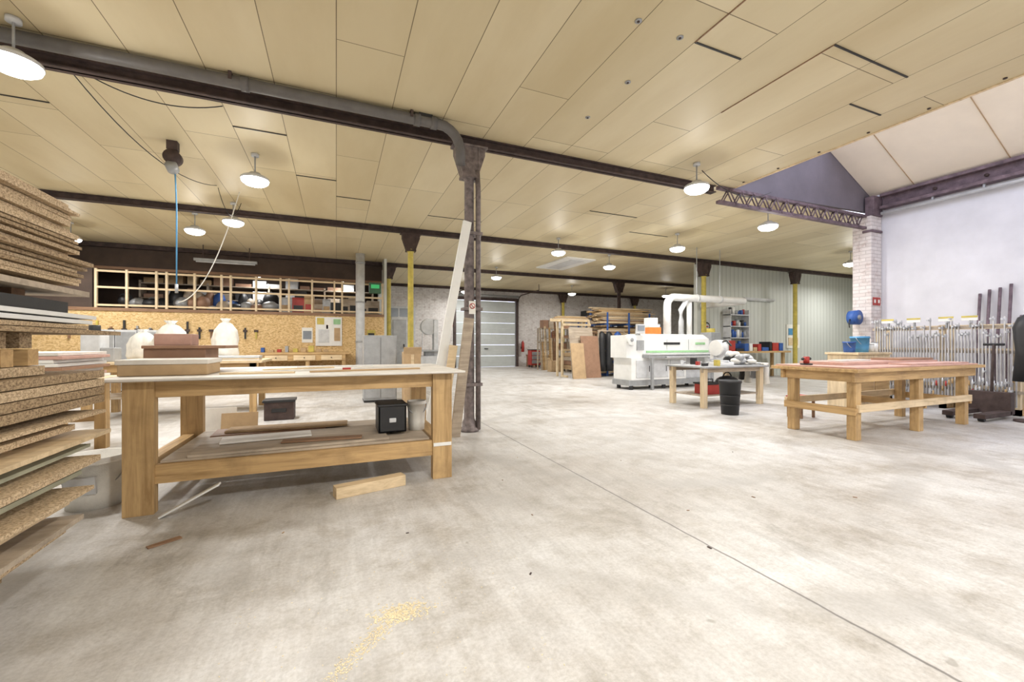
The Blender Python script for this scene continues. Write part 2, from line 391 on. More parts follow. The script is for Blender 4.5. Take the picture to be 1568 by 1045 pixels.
# ------------------------------------------------------------ lamps (flat round LED high bays, some added as fill)
def lamp(x, y, z=3.52, e=62, cz=ZC):
    o = B('ceiling_or_fill_lamp')
    o.lathe(x, y, [(.0, z+.10), (.07, z+.10), (.085, z+.07), (.15, z+.05), (.178, z+.03), (.182, z+.0), (.165, z-.005)], 'lgrey', 32)
    o.lathe(x, y, [(.178, z), (.165, z-.035), (.125, z-.065), (.06, z-.082), (.0, z-.085)], 'lampglow', 32)
    o.cyl((x, y, z+.09), (x, y, cz-.002), .01, 'grey', seg=8); o.cyl((x, y, cz-.04), (x, y, cz-.002), .05, 'lgrey')
    ob = o.end()
    l = bpy.data.lights.new('led', 'AREA'); l.shape = 'DISK'; l.size = .32; l.energy = e; l.color = (1, .985, .965)
    lo = bpy.data.objects.new('led_light', l); sc.collection.objects.link(lo); lo.parent = ob; lo.location = (x-ob.location.x, y-ob.location.y, z-.09-ob.location.z)
    p = bpy.data.lights.new('led_glow', 'POINT'); p.shadow_soft_size = .08; p.energy = e*.15; p.color = (1, .97, .92)
    po = bpy.data.objects.new('led_spill', p); sc.collection.objects.link(po); po.parent = ob; po.location = (x-ob.location.x, y-ob.location.y, z-.19-ob.location.z)
    return ob
for x, y in [(-2.50, 4.86), (-1.08, 6.99), (-1.84, 9.56), (-2.72, 10.6), (5.29, 9.49), (7.71, 10.65), (5.03, 4.75), (8.0, 5.75), (7.78, 7.95), (5.24, 13.9), (13.96, 7.48), (14.9, 15.97), (5.36, 18.2), (-6, 8), (17.5, 9), (10.2, 17), (-5.5, 12.5)]:
    lamp(x, y)
for x, y, e in [(-2.5, -.3, 95), (1.2, -.6, 100), (5.0, -.3, 95), (-5.5, 2.5, 62), (-4, -4, 80), (4, -4, 80)]: lamp(x, y, e=e)  # lamps out of view, added as fill to brighten the floor
lamp(-2.3, 15.6, 3.4, 16); lamp(.2, 15.6, 3.4, 12)  # added lamps behind the fascia, put in to lift the dark mezzanine clutter
o = B('fill_tube_light');  # unseen glowing tubes added for extra fill light
for y in (-3.5, .2): 
    o.box(10.66, 10.79, y, y+1.4, 3.5, 3.6, 'white'); o.box(10.68, 10.78, y+.02, y+1.38, 3.46, 3.5, 'lampglow')
o.end()
for nm, x0, y0, z0, L in (('fluorescent_fixture', 13.4, 10.5, 2.75, 1.6), ('fluorescent_fixture', -3.6, 13.9, 3.45, 1.5)):
    o = B(nm); o.box(x0, x0+L, y0, y0+.09, z0, z0+.07, 'grey' if z0 > 3 else 'lgrey'); o.cyl((x0+.05, y0+.03, z0-.02), (x0+L-.05, y0+.03, z0-.02), .02, 'lgrey')
    if z0 > 3:
        for xx in (x0+.2, x0+L-.2): o.box(xx, xx+.02, y0+.03, y0+.05, z0+.07, ZC-.002, 'beam')
    o.end()

# ceiling fittings
o = B('ceiling_fixing_discs')
for x, y in [(2.36, 2.85), (2.83, 2.86), (2.81, 3.56), (2.8, 4.3)]:
    o.cyl((x, y, ZC-.008), (x, y, ZC-.001), .03, 'grey'); o.cyl((x, y, ZC-.014), (x, y, ZC-.006), .012, 'beam')
for i in range(9): o.cyl((6.35, 5.0-i*.6, ZC-.01), (6.35, 5.0-i*.6, ZC-.001), .018, 'beam', seg=8)
o.end()
o = B('ceiling_panel_gaps')
for x0, x1, y in ((3.0, 3.58, 2.85), (4.2, 5.4, 2.38), (5.4, 6.0, 2.9), (-1.2, -.6, 6.2), (4.8, 6.0, 7.3), (-.6, 0, 7.6), (1.8, 3.0, 8.9), (-3.6, -3.0, 6.4), (0, .6, 8.4), (6.6, 7.8, 8.3)):
    o.box(x0, x1, y-.008, y+.008, ZC-.010, ZC-.001, 'blk')
for y0, y1, x in ((2.38, 3.6, 4.2), (1.9, 2.85, 3.0)):
    o.box(x-.005, x+.005, y0, y1, ZC-.008, ZC-.001, 'dkw')
o.end()
o = B('ceiling_vent_panel'); o.box(6.6, 7.7, 11.4, 13.4, ZC-.04, ZC-.002, 'white', rot=(0, 0, 3)); o.box(6.9, 7.4, 11.6, 13.2, ZC-.05, ZC-.04, 'lgrey', rot=(0, 0, 3)); o.end()
o = B('trim_2', True); o.box(6.42, 6.46, -6, 5.24, ZC-.012, ZC+.09, 'pale'); o.end()

# cables
def cable(nm, pts, r, k): o = B(nm); o.tube(pts, r, k, 6); return o.end()
def sag(a, b, s, n=14):
    a, b = Vector(a), Vector(b); return [tuple(a.lerp(b, i/n) - Vector((0, 0, s*4*(i/n)*(1-i/n)))) for i in range(n+1)]
cable('lamp_cable', sag((-2.44, 5.5, 3.885), (-1.9, 8.6, 3.885), .28), .006, 'blk')
cable('lamp_cable', sag((-2.3, 5.6, 3.885), (-1.2, 5.7, 3.885), .12), .006, 'blk')
cable('power_cord', sag((-1.9, 8.7, 3.885), (-1.7, 9.5, 3.885), .35), .006, 'blk')
cable('white_power_cord', sag((-1.6, 8.8, 3.885), (-2.6, 9.2, 1.9), .45), .008, 'paper')
cable('lamp_cable', sag((5.3, 4.9, 3.885), (7.2, 5.12, 3.885), .22), .007, 'blk')
o = B('hose_reel')
o.box(-2.10, -1.98, 6.95, 7.05, 3.78, ZC-.002, 'beam'); o.cyl((-2.04, 6.94, 3.68), (-2.04, 7.06, 3.68), .1, 'beam'); o.cyl((-2.04, 6.92, 3.56), (-2.04, 7.02, 3.52), .07, 'grey')
o.tube([(-2.02, 7.0, 3.6), (-2.0, 7.0, 3.0), (-2.0, 7.0, 1.95)], .009, 'sky', 8); o.tube([(-2.0, 7.0, 1.97), (-2.0, 7.0, 1.85)], .02, 'grey', 8); o.end()

# ------------------------------------------------------------ left stack of boards
o = B('chipboard_stack')
def layer(z0, t, xe, y1, k, y0=.9, xb=-3.3, r=0): o.box(xb, xe, y0, y1, z0, z0+t, k, rot=(0, 0, r) if r else None)
z = 1.50
for i in range(20):
    t = random.choice([.018, .022, .016]); xe = -1.42+random.uniform(-.03, .03)+(.03 if i < 6 else 0); y1 = 3.26+random.uniform(-.04, .06)+(.04 if i < 8 else -.03*(i-8)/6)
    layer(z, t, xe, y1, random.choice(['chip', 'chip', 'chip2', 'chip']), r=random.uniform(-.8, .8)); z += t+.005
    if z > 1.96: break
layer(1.44, .03, -1.38, 3.33, 'greyw')
layer(1.335, .06, -1.42, 3.2, 'blk', xb=-3.0); 
for y in (1.2, 2.2, 2.9): o.box(-3.2, -1.5, y, y+.1, 1.39, 1.445, 'dkw')
for i in range(3): layer(1.305-.03*i-.0, .022, -1.36-.01*i, 3.36-.02*i, 'white' if i < 2 else 'chip')
layer(1.215, .024, -1.34, 3.62, 'chip2')
for y in (1.1, 2.0, 2.62, 2.8): o.box(-3.2, -1.42, y, y+.09, 1.135, 1.212, 'chip2'); o.box(-3.2, -1.40, y+.02, y+.10, 1.05, 1.13, 'wood')
o.box(-3.2, -1.40, 1.0, 2.95, 1.0, 1.045, 'chip')
for i in range(4): layer(.80+.05*i, .044, -1.33-.006*(i % 2), 3.38+.015*(i % 2), ['chip2', 'chip2', 'chip', 'chip2'][i])
zz = .745
spec = [(-1.30, 3.3, 'chip'), (-1.33, 3.05, 'chip'), (-1.24, 3.22, 'pale'), (-1.28, 3.1, 'mdf'), (-1.20, 3.0, 'chip'), (-1.26, 2.95, 'mdf'), (-1.17, 2.85, 'chip'), (-1.24, 2.8, 'pale'), (-1.15, 2.72, 'greyw'), (-1.20, 2.70, 'chip'), (-1.27, 2.60, 'chip'), (-1.32, 2.5, 'chip2')]
for i, (xe, ye, k) in enumerate(spec):
    t = (.018, .03, .022)[i % 3]
    layer(zz, t, xe, ye, k, r=random.uniform(-1.0, .8))
    for j, y in enumerate((1.3, ye-.4, ye-.22)[:2+i % 2]): o.box(-3.1, xe-.05-.03*j, y, y+.08, zz-.036, zz, ('wood', 'chip2', 'pale')[(i+j) % 3])
    zz -= .056
o.box(-3.1, -1.34, 2.3, 2.42, 0, .1, 'woodY'); o.box(-3.1, -1.34, 1.2, 1.35, 0, .1, 'woodY')
o.end()

# ------------------------------------------------------------ left workbench
def leg(o, x0, x1, y0, y1, z1, k='woodZ', z0=0): o.box(x0, x1, y0, y1, z0, z1, k)
o = B('wooden_workbench', False, .004)
leg(o, -1.31, -1.14, 3.55, 3.63, .905); leg(o, .76, .925, 3.55, 3.63, .905)
leg(o, -1.31, -1.14, 4.68, 4.76, .905); leg(o, .76, .925, 4.68, 4.76, .905)
o.box(-1.14, .76, 3.575, 3.62, .79, .905, 'wood'); o.box(-1.14, .76, 4.69, 4.73, .79, .905, 'wood')
o.box(-1.29, -1.2, 3.63, 4.68, .79, .905, 'woodY'); o.box(.82, .9, 3.63, 4.68, .79, .905, 'woodY')
o.box(-.25, -.18, 3.62, 4.69, .80, .905, 'woodY')
o.box(-1.14, .76, 3.57, 3.62, .20, .33, 'wood'); o.box(-1.14, .76, 4.69, 4.73, .20, .33, 'wood')
o.box(-1.29, -1.2, 3.63, 4.68, .20, .33, 'woodY'); o.box(.78, .9, 3.63, 4.68, .20, .33, 'woodY')
o.box(-1.12, .74, 3.60, 4.68, .332, .350, 'greyw'); o.box(-.98, .40, 3.62, 4.25, .351, .370, 'greyw', rot=(0, 0, 2))
o.box(-1.42, 1.02, 3.46, 4.86, .906, .912, 'greyw'); o.box(-1.42, 1.02, 3.455, 4.86, .912, .928, 'tabletop')
o.box(.765, .92, 3.545, 3.549, .28, .31, 'white')
o.end()
o = B('shelf_boards', False, .002)
o.box(-1.0, -.1, 4.3, 4.62, .352, .37, 'brownbox', rot=(0, 0, 3)); o.box(-.9, .1, 4.33, 4.55, .372, .39, 'card', rot=(0, 0, -2)); o.box(-.85, -.2, 3.9, 4.1, .374, .39, 'tabletop', rot=(0, 0, 6)); o.box(-.4, .2, 3.7, 3.8, .374, .386, 'dkw', rot=(0, 0, -5)); o.end()
o = B('trim_strips')
for (x, y, l, a, k) in [(-.75, 3.9, .8, 12, 'tabletop'), (-.2, 3.75, .9, 8, 'card'), (-.8, 3.68, .5, -6, 'pale'), (.1, 4.25, .9, 20, 'tabletop'), (-.35, 4.5, .7, 5, 'white'), (-.6, 4.2, .6, 25, 'pale')]:
    o.box(x, x+l, y, y+.05, .929, .942, k, rot=(0, 0, a))
o.box(.05, .12, 4.0, 4.02, .929, .946, 'red'); o.end()
o = B('laminate_boxes', False, .006)
o.box(-1.40, -.88, 3.72, 4.1, .930, 1.01, 'card'); o.box(-1.41, -.87, 3.71, 4.11, 1.01, 1.045, 'tabletop')
o.box(-1.41, -1.0, 4.18, 4.6, .930, 1.12, 'brownbox'); o.box(-1.41, -.85, 4.14, 4.62, 1.12, 1.145, 'brownbox'); o.box(-1.35, -1.1, 4.2, 4.4, 1.145, 1.24, 'pink'); o.end()
o = B('storage_crate', False, .008)
x0, y0 = .34, 3.82; z0 = .372
for a in ((x0, x0+.02, y0, y0+.3), (x0+.22, x0+.24, y0, y0+.3), (x0, x0+.24, y0, y0+.02), (x0, x0+.24, y0+.28, y0+.30)): o.box(*a, z0, z0+.25, 'blk')
o.box(x0, x0+.24, y0, y0+.30, z0, z0+.02, 'blk'); o.box(x0-.01, x0+.25, y0-.01, y0+.31, z0+.23, z0+.25, 'blk'); o.box(x0+.09, x0+.15, y0-.015, y0-.002, z0+.09, z0+.13, 'lgrey')
o.end()
def bucket(nm, x, y, z, r, h, k, hk='grey'):
    o = B(nm)
    o.lathe(x, y, [(0, z), (r*.85, z), (r*.9, z+h*.3), (r*.97, z+h*.88), (r*1.05, z+h*.88), (r*1.05, z+h*.93), (r, z+h*.94), (r*1.04, z+h), (r*.94, z+h), (r*.8, z+.03), (0, z+.03)], k)
    o.tube([(x+r*1.06*math.cos(a), y-.02-r*.55*math.sin(a), z+h*.9-r*1.1*math.sin(a)) for a in [math.pi*i/14 for i in range(15)]], .005, hk, 6)
    return o
bucket('plastic_bucket', .70, 4.0, .352, .085, .27, 'fabric').end()
o = bucket('plastic_bucket', -1.60, 3.95, 0, .185, .36, 'fabric'); o.box(-1.70, -1.53, 3.765, 3.785, .12, .24, 'lgrey', rot=(8, 0, 0)); o.end()
o = B('timber_offcut', False, .004); o.box(-.02, .52, 3.42, 3.52, 0, .085, 'pale', rot=(0, 0, 14)); o.end()
o = B('timber_offcut', False, .002); o.box(-1.0, -.84, 3.0, 3.04, 0, .008, 'dkw', rot=(0, 0, 34)); o.end()
o = B('timber_offcut', False, .002); o.box(-1.08, -.70, 3.44, 3.50, .0, .012, 'white', rot=(0, -28, 0), piv=(-1.08, 3.48, 0)); o.end()

# leaning boards at column
o = B('leaning_board', False, .002)
L = math.hypot(.52, 2.74); ang = math.degrees(math.atan2(.52, 2.74))
o.box(.98, 1.09, 5.16, 5.20, 0, L, 'white', rot=(0, ang, 0), piv=(1.0, 5.18, 0)); o.end()
o = B('leaning_board', False, .002)
o.box(1.30, 1.42, 5.04, 5.09, 0, 1.5, 'greyw', rot=(0, 7, 0), piv=(1.3, 5.1, 0)); o.end()
o = B('leaning_board', False, .002)
o.box(1.14, 1.24, 5.08, 5.12, 0, 1.15, 'pale', rot=(0, 8, 0), piv=(1.2, 5.1, 0)); o.end()

# ------------------------------------------------------------ right workbench
o = B('wooden_workbench', False, .004)
for x in (5.70, 7.08, 8.28):
    for y in (3.0, 3.72): leg(o, x, x+.11, y, y+.1, .80)
o.box(5.62, 8.52, 2.97, 3.0, .70, .82, 'wood'); o.box(5.62, 8.52, 3.82, 3.86, .70, .82, 'wood')
for x in (5.66, 7.05, 8.39): o.box(x, x+.04, 3.0, 3.82, .70, .82, 'woodY')
o.box(5.70, 8.39, 2.96, 2.998, .34, .43, 'pale'); o.box(5.70, 8.39, 3.822, 3.86, .34, .43, 'pale')
for x in (5.66, 7.19, 8.39): o.box(x, x+.04, 2.98, 3.84, .30, .39, 'woodY')
o.box(5.55, 8.6, 2.9, 3.95, .82, .86, 'wood'); o.box(5.62, 8.5, 2.94, 3.93, .861, .88, 'pink')
o.end()
o = B('pink_panels', False, .003); o.box(6.0, 8.3, 3.3, 3.85, .881, .92, 'pink'); o.box(6.9, 8.4, 3.0, 3.25, .881, .90, 'pink'); o.box(7.4, 8.3, 3.35, 3.7, .921, .95, 'brownbox')
o.box(6.2, 6.9, 3.45, 3.6, .921, .94, 'tabletop'); o.end()
o = B('power_router'); o.cyl((5.75, 3.6, .881), (5.75, 3.6, .90), .07, 'blk'); o.cyl((5.75, 3.6, .90), (5.75, 3.6, .99), .035, 'red'); o.sph((5.68, 3.6, .96), .02, 'blk'); o.sph((5.82, 3.6, .96), .02, 'blk'); o.end()
o = B('red_stool', False, .005); o.box(6.6, 6.95, 4.2, 4.45, .28, .34, 'red')
for x in (6.61, 6.9):
    for y in (4.21, 4.41): o.box(x, x+.04, y, y+.03, 0, .28, 'dkw')
o.end()

# middle bench
o = B('assembly_table', False, .004)
for x in (6.05, 7.5):
    for y in (5.55, 6.3): leg(o, x, x+.09, y, y+.09, .72, 'paleZ')
o.box(6.03, 7.6, 5.56, 5.6, .64, .72, 'greyw'); o.box(6.03, 7.6, 6.34, 6.38, .64, .72, 'greyw'); o.box(6.0, 7.65, 5.48, 6.45, .72, .75, 'grey')
o.box(6.1, 7.55, 5.6, 6.35, .2, .22, 'greyw'); o.end()
o = B('mitre_saw', False, .006)
o.box(6.65, 7.05, 5.75, 6.05, .751, .81, 'white'); o.cyl((6.85, 5.9, .81), (6.85, 5.9, .84), .16, 'lgrey'); o.cyl((6.83, 5.92, 1.02), (6.87, 5.92, 1.02), .14, 'steel', seg=28)
o.box(6.81, 6.89, 6.02, 6.1, .80, 1.15, 'white'); o.cyl((6.78, 5.95, 1.08), (6.93, 5.95, 1.08), .155, 'white', seg=24); o.tube([(6.85, 5.9, 1.18), (6.85, 5.75, 1.22), (6.85, 5.65, 1.12)], .018, 'blk'); o.box(6.65, 7.05, 6.0, 6.03, .81, .87, 'steel'); o.end()
o = B('cloth_heap')
for i in range(20): o.sph((7.22+random.uniform(-.05, .35), 5.80+random.uniform(-.2, .35), .82+random.uniform(0, .16)), (random.uniform(.05, .12), .10, random.uniform(.04, .07)), random.choice(['fabric', 'lgrey', 'fabric', 'grey', 'blk']), 12, .1)
o.end()
o = B('hanging_cloth')
for i in range(5): o.lathe(7.73, 5.6+.13*i, [(.03, .78), (.055, .7), (.05, .55), (.07, .38+.05*(i % 3)), (.0, .36+.05*(i % 3))], ['fabric', 'lgrey', 'grey', 'fabric', 'blk'][i], 12)
o.tube([(7.73, 5.55, .77), (7.73, 6.2, .77)], .02, 'fabric', 8); o.tube([(7.64, 5.7, .77), (7.73, 5.7, .77)], .012, 'grey', 6); o.end()
o = B('waste_bin'); o.lathe(5.97, 4.95, [(0, 0), (.13, 0), (.165, .52), (.175, .52), (.175, .56), (.16, .56), (.125, .03), (0, .03)], 'blk')
for z in (.15, .3): o.lathe(5.97, 4.95, [(.13+.035*z/.52, z), (.137+.035*z/.52, z+.01), (.13+.035*z/.52, z+.02)], 'blk')
o.end()
o = B('toolbox', False, .008); o.box(6.3, 6.7, 5.7, 6.0, .221, .40, 'red'); o.box(6.28, 6.72, 5.68, 6.02, .40, .43, 'blk'); o.tube([(6.4, 5.85, .43), (6.4, 5.85, .49), (6.6, 5.85, .49), (6.6, 5.85, .43)], .01, 'blk', 6); o.end()
o = B('tool_bag'); o.sph((7.1, 5.95, .38), (.25, .2, .15), 'blk', 16, .04); o.tube(arc((7.1, 5.95, .48), .12, 0, 180, 8), .012, 'blk', 6); o.end()
o = B('hand_tools'); 
for i, (x, y, k) in enumerate(((6.2, 5.7, 'blk'), (6.35, 6.0, 'red'), (6.15, 6.2, 'lgrey'), (6.45, 5.65, 'yel'), (6.5, 6.25, 'blk'))): o.box(x, x+.12, y, y+.05, .752, .80+.02*i, k, rot=(0, 0, 25*i)); o.cyl((x+.06, y+.02, .79), (x+.2, y+.08, .80), .02, 'grey', seg=8)
o.end()

# ------------------------------------------------------------ edge banding machine
o = B('edge_banding_machine', False, .02)
o.box(6.75, 9.45, 8.5, 9.2, .10, .24, 'grey')
for x in (6.85, 7.9, 9.2):
    for y in (8.55, 9.05): o.cyl((x, y, 0), (x, y, .12), .05, 'blk')
o.box(6.80, 8.6, 8.48, 9.2, .24, .80, 'white'); o.box(8.6, 9.4, 8.6, 9.2, .24, .80, 'lgrey')
for x in (6.95, 7.5, 8.05): o.box(x, x+.48, 8.465, 8.48, .3, .74, 'lgrey'); o.box(x+.4, x+.42, 8.455, 8.465, .45, .6, 'blk')
o.box(7.2, 9.6, 8.30, 9.2, .80, .88, 'grey'); o.box(7.2, 9.6, 8.28, 8.54, .88, .905, 'lgrey')
o.prism([(8.55, .88), (9.25, .88), (9.25, 1.42), (8.75, 1.42), (8.55, 1.30)], 'X', 7.3, 9.5, 'white')
o.box(7.32, 9.48, 8.535, 8.55, .93, .985, 'lgreen'); o.box(7.9, 8.45, 8.535, 8.549, 1.14, 1.20, 'blk'); o.box(9.0, 9.35, 8.535, 8.549, 1.14, 1.20, 'lgreen')
for x in (8.0, 8.75): o.box(x, x+.008, 8.535, 8.549, 1.0, 1.28, 'grey')
o.box(6.7, 7.3, 8.55, 9.2, .80, 1.38, 'white'); o.cyl((6.84, 8.5, 1.26), (6.84, 8.7, 1.26), .14, 'white'); o.cyl((6.84, 8.49, 1.26), (6.84, 8.5, 1.26), .05, 'grey'); o.box(7.02, 7.25, 8.53, 8.55, 1.0, 1.25, 'grey')
o.box(7.0, 7.25, 8.50, 8.56, 1.42, 1.66, 'lgrey'); o.box(7.1, 7.15, 8.56, 8.7, 1.38, 1.5, 'grey'); o.box(7.02, 7.23, 8.49, 8.5, 1.5, 1.63, 'glassd')
for i in range(7): o.box(7.7+i*.26, 7.72+i*.26, 8.22, 8.30, .80, .84, 'steel')
o.cyl((7.7, 8.24, .82), (9.5, 8.24, .82), .02, 'steel')
o.box(7.3, 7.36, 8.3, 8.36, 0, .8, 'grey'); o.box(9.35, 9.41, 8.3, 8.36, 0, .8, 'grey')
o.end()
o = B('extraction_duct')
P = [(8.35, 8.9, 1.425), (8.35, 8.9, 2.2)] + arc((8.6, 8.9, 2.2), .25, 180, 90, 6)[1:] + [(11.2, 8.9, 2.45)] + arc((11.2, 9.15, 2.45), .25, -90, 0, 6, 'XY')[1:] + [(11.45, 10.59, 2.45)]
o.tube(P, .10, 'white', 18)
o.tube([(8.9, 8.95, 1.425), (8.9, 8.95, 1.8), (8.86, 8.93, 2.1), (9.05, 8.9, 2.38)], .07, 'lgrey', 14)
o.tube([(9.2, 8.95, 1.425), (9.2, 8.95, 2.36)], .07, 'white', 14)
for x in (9.4, 10.3): o.cyl((x, 8.9, 2.45), (x+.05, 8.9, 2.45), .112, 'lgrey'); o.box(x+.02, x+.03, 8.89, 8.91, 2.5, ZC-.002, 'grey')
o.end()
o = B('supply_boxes', False, .01); o.box(7.65, 8.05, 8.8, 9.15, 1.421, 1.60, 'orange'); o.box(7.67, 8.03, 8.82, 9.13, 1.60, 1.68, 'white'); o.box(7.72, 7.98, 8.85, 9.1, 1.68, 1.86, 'white'); o.end()
# rack of lumber
o = B('lumber_rack')
for x in (8.95, 9.9, 10.85):
    o.box(x, x+.1, 13.5, 13.62, 0, 2.45, 'blue'); o.box(x, x+.1, 12.55, 13.5, 0, .1, 'blue')
    for z in (.5, .95, 1.4, 1.85): o.box(x+.02, x+.08, 12.6, 13.5, z, z+.06, 'blue')
    o.box(x+.02, x+.08, 12.52, 12.55, .1, 2.3, 'blue')
for z in (.1, .56, 1.01, 1.46, 1.91):
    y = 12.60
    while y < 13.35:
        w = random.uniform(.12, .22); h = random.uniform(.1, .34) if z < 1.9 else random.uniform(.2, .6); zz = z+.002
        while zz < z+h:
            t = random.uniform(.022, .05); xa = 8.7+random.uniform(-.12, .3); o.box(xa, 11.3+random.uniform(-.6, .2), y, y+w, zz, zz+t, random.choice(['wood', 'pale', 'greyw', 'dkw', 'card', 'chip', 'pale']), rot=(0, random.uniform(-1, 1), 0) if z > 1.9 else None); zz += t+.004
        y += w+.01
o.end()
for i, (x0, w, h, k, y) in enumerate([(7.35, .95, 1.75, 'greyw', 12.2), (7.7, .7, 1.45, 'brownbox', 12.05), (7.2, .5, 1.2, 'card', 11.9)]):
    o = B('leaning_panel', False, .002); o.box(x0, x0+w, y, y+.03, 0, h, k, rot=(-9, 0, 0), piv=(x0, y, 0)); o.end()
o = B('panel_support_frame', False, .003)
for x in (7.3, 8.4): o.box(x, x+.07, 12.85, 12.92, 0, 2.0, 'paleZ'); o.box(x, x+.07, 12.52, 12.85, 0, .07, 'paleZ')
for z in (.9, 1.8): o.box(7.3, 8.47, 12.80, 12.85, z, z+.08, 'pale')
for i in range(5): o.box(6.9+.1*i, 8.5, 12.93+.06*i, 12.98+.06*i, 1.95, 2.05+.03*i, ['pale', 'greyw', 'wood', 'card', 'pale'][i])
o.box(7.3, 7.37, 13.2, 13.27, 0, 1.95, 'paleZ'); o.box(8.4, 8.47, 13.2, 13.27, 0, 1.95, 'paleZ')
o.end()
o = B('hanging_work_coats')
for x, k in ((8.62, 'blk'), (8.92, 'blk'), (9.3, 'blue')):
    o.lathe(x, 12.35, [(.03, 1.6), (.12, 1.52), (.14, 1.35), (.12, .95), (.14, .5), (.15, .2), (.0, .2)], k, 14)
o.box(8.5, 9.6, 12.33, 12.37, 1.6, 1.64, 'greyw'); o.box(8.47, 8.5, 12.33, 12.38, 0, 1.64, 'greyw'); o.box(9.57, 9.6, 12.33, 12.38, 0, 1.64, 'greyw')
o.end()
o = B('timber_pile')
for i in range(8):
    for j in range(4): o.box(12.2+random.uniform(-.2, .1), 14.8+random.uniform(-.4, .4), 12.5+j*.26, 12.72+j*.26, .1+i*.16, .1+i*.16+.14, random.choice(['wood', 'pale', 'greyw', 'card']))
for x in (12.5, 14.2): o.box(x, x+.1, 12.5, 13.5, 0, .1, 'dkw')
o.end()
o = B('wooden_pallet', False, .004)
for y in (14.6, 15.1, 15.6): o.box(8.8, 10.0, y, y+.1, 0, .1, 'greyw')
for i in range(6): o.box(8.8+i*.22, 8.92+i*.22, 14.6, 15.7, .1, .125, 'pale')
for i in range(4): o.box(8.85, 9.95, 14.65, 15.65, .126+.17*i, .28+.17*i, ['card', 'brownbox', 'greyw', 'card'][i])
o.end()
o = B('clutter_shelf')
for x in (8.75, 10.35): o.box(x, x+.05, 17.2, 17.25, 0, 1.9, 'greyw'); o.box(x, x+.05, 17.7, 17.75, 0, 1.9, 'greyw')
for z in (.3, .85, 1.4, 1.85): o.box(8.75, 10.4, 17.2, 17.75, z, z+.04, 'greyw')
for z in (.345, .895, 1.445, 1.895):
    x = 8.82
    while x < 10.1: w = random.uniform(.12, .35); o.box(x, x+w, 17.25, 17.6, z, z+random.uniform(.12, .42), random.choice(['card', 'red', 'blk', 'lgrey', 'wood', 'green', 'greyw', 'brownbox'])); x += w+.03
o.end()
o = B('tool_cart', False, .01)
o.box(8.75, 9.25, 18.4, 18.8, .12, .85, 'red'); o.box(8.73, 9.27, 18.38, 18.82, .85, .89, 'blk')
for z in (.2, .4, .6): o.box(8.79, 9.21, 18.385, 18.4, z, z+.17, 'grey')
for x in (8.8, 9.2):
    for y in (18.45, 18.75): o.cyl((x-.015, y, .06), (x+.015, y, .06), .06, 'blk')
o.end()
o = B('planks_on_end')
for i in range(9):
    x = 8.35+i*.1; h = random.uniform(1.1, 2.2); o.box(x, x+.08, 16.5, 16.54, 0, h, random.choice(['wood', 'greyw', 'pale', 'dkw']), rot=(-6, random.uniform(-2, 2), 0), piv=(x, 16.5, 0))
for x in (8.3, 9.3): o.box(x, x+.05, 16.80, 16.85, 0, 1.3, 'greyw')
o.box(8.3, 9.35, 16.75, 16.80, 1.2, 1.28, 'greyw'); o.end()
for x, y, s, k in ((9.8, 18.5, .5, 'card'), (10.4, 18.2, .45, 'greyw'), (9.0, 19.1, .5, 'dkw'), (9.9, 19.1, .6, 'card'), (8.2, 15.3, .45, 'card')):
    o = B('cardboard_box', False, .008); o.box(x, x+s, y, y+s*.8, 0, s, k); o.box(x+s*.45, x+s*.55, y-.003, y+s*.8+.003, 0.01, s+.003, 'pale')
    o.box(x-.02, x+.01, y, y+s*.8, s-.02, s+.12, k, rot=(0, -30, 0)); o.box(x+s-.01, x+s+.02, y, y+s*.8, s-.02, s+.12, k, rot=(0, 30, 0)); o.end()
o = B('fire_extinguisher'); o.lathe(8.85, 19.62, [(0, .75), (.08, .75), (.08, 1.2), (.04, 1.27), (.03, 1.32), (0, 1.32)], 'red'); o.tube([(8.85, 19.60, 1.3), (8.75, 19.56, 1.25), (8.74, 19.56, .9)], .012, 'blk', 6); o.box(8.81, 8.89, 19.69, 19.798, .9, 1.0, 'blk'); o.end()
o = B('storage_shelving')
for x in (11.9, 13.4, 14.9): o.box(x, x+.06, 18.4, 18.46, 0, 2.6, 'blue'); o.box(x, x+.06, 19.2, 19.26, 0, 2.6, 'blue')
for z in (.4, 1.2, 2.0, 2.5): o.box(11.9, 14.96, 18.4, 19.26, z, z+.05, 'grey')
for z in (.451, 1.251, 2.051, 2.551):
    x = 12.0
    while x < 14.5: w = random.uniform(.25, .5); o.box(x, x+w, 18.45, 19.1, z, z+random.uniform(.2, .42), random.choice(['card', 'greyw', 'blk', 'lgrey', 'wood'])); x += w+.04
o.end()
o = B('exit_sign'); o.box(5.0, 5.2, 19.76, 19.799, 2.0, 2.3, 'red'); o.box(5.05, 5.15, 19.755, 19.76, 2.05, 2.2, 'paper'); o.end()
o = B('window_1', True); o.box(1.9, 3.4, 19.74, 19.799, 1.3, 2.9, 'lgrey'); o.box(2.0, 3.3, 19.73, 19.745, 1.4, 2.8, 'glassd'); o.box(2.62, 2.68, 19.72, 19.74, 1.4, 2.8, 'lgrey'); o.box(2.0, 3.3, 19.72, 19.74, 2.1, 2.15, 'lgrey'); o.end()
o = B('band_saw', False, .01)
o.box(2.6, 3.3, 14.2, 14.8, 0, .75, 'lgrey'); o.box(2.45, 3.35, 14.0, 14.9, .9, .95, 'grey'); o.box(3.1, 3.25, 14.3, 14.6, .75, 2.0, 'lgrey'); o.cyl((2.95, 14.35, 1.75), (2.95, 14.6, 1.75), .28, 'lgrey', seg=28); o.box(2.72, 2.74, 14.44, 14.47, .95, 1.6, 'steel'); o.box(2.8, 3.1, 14.3, 14.6, .75, .9, 'grey')
o.end()

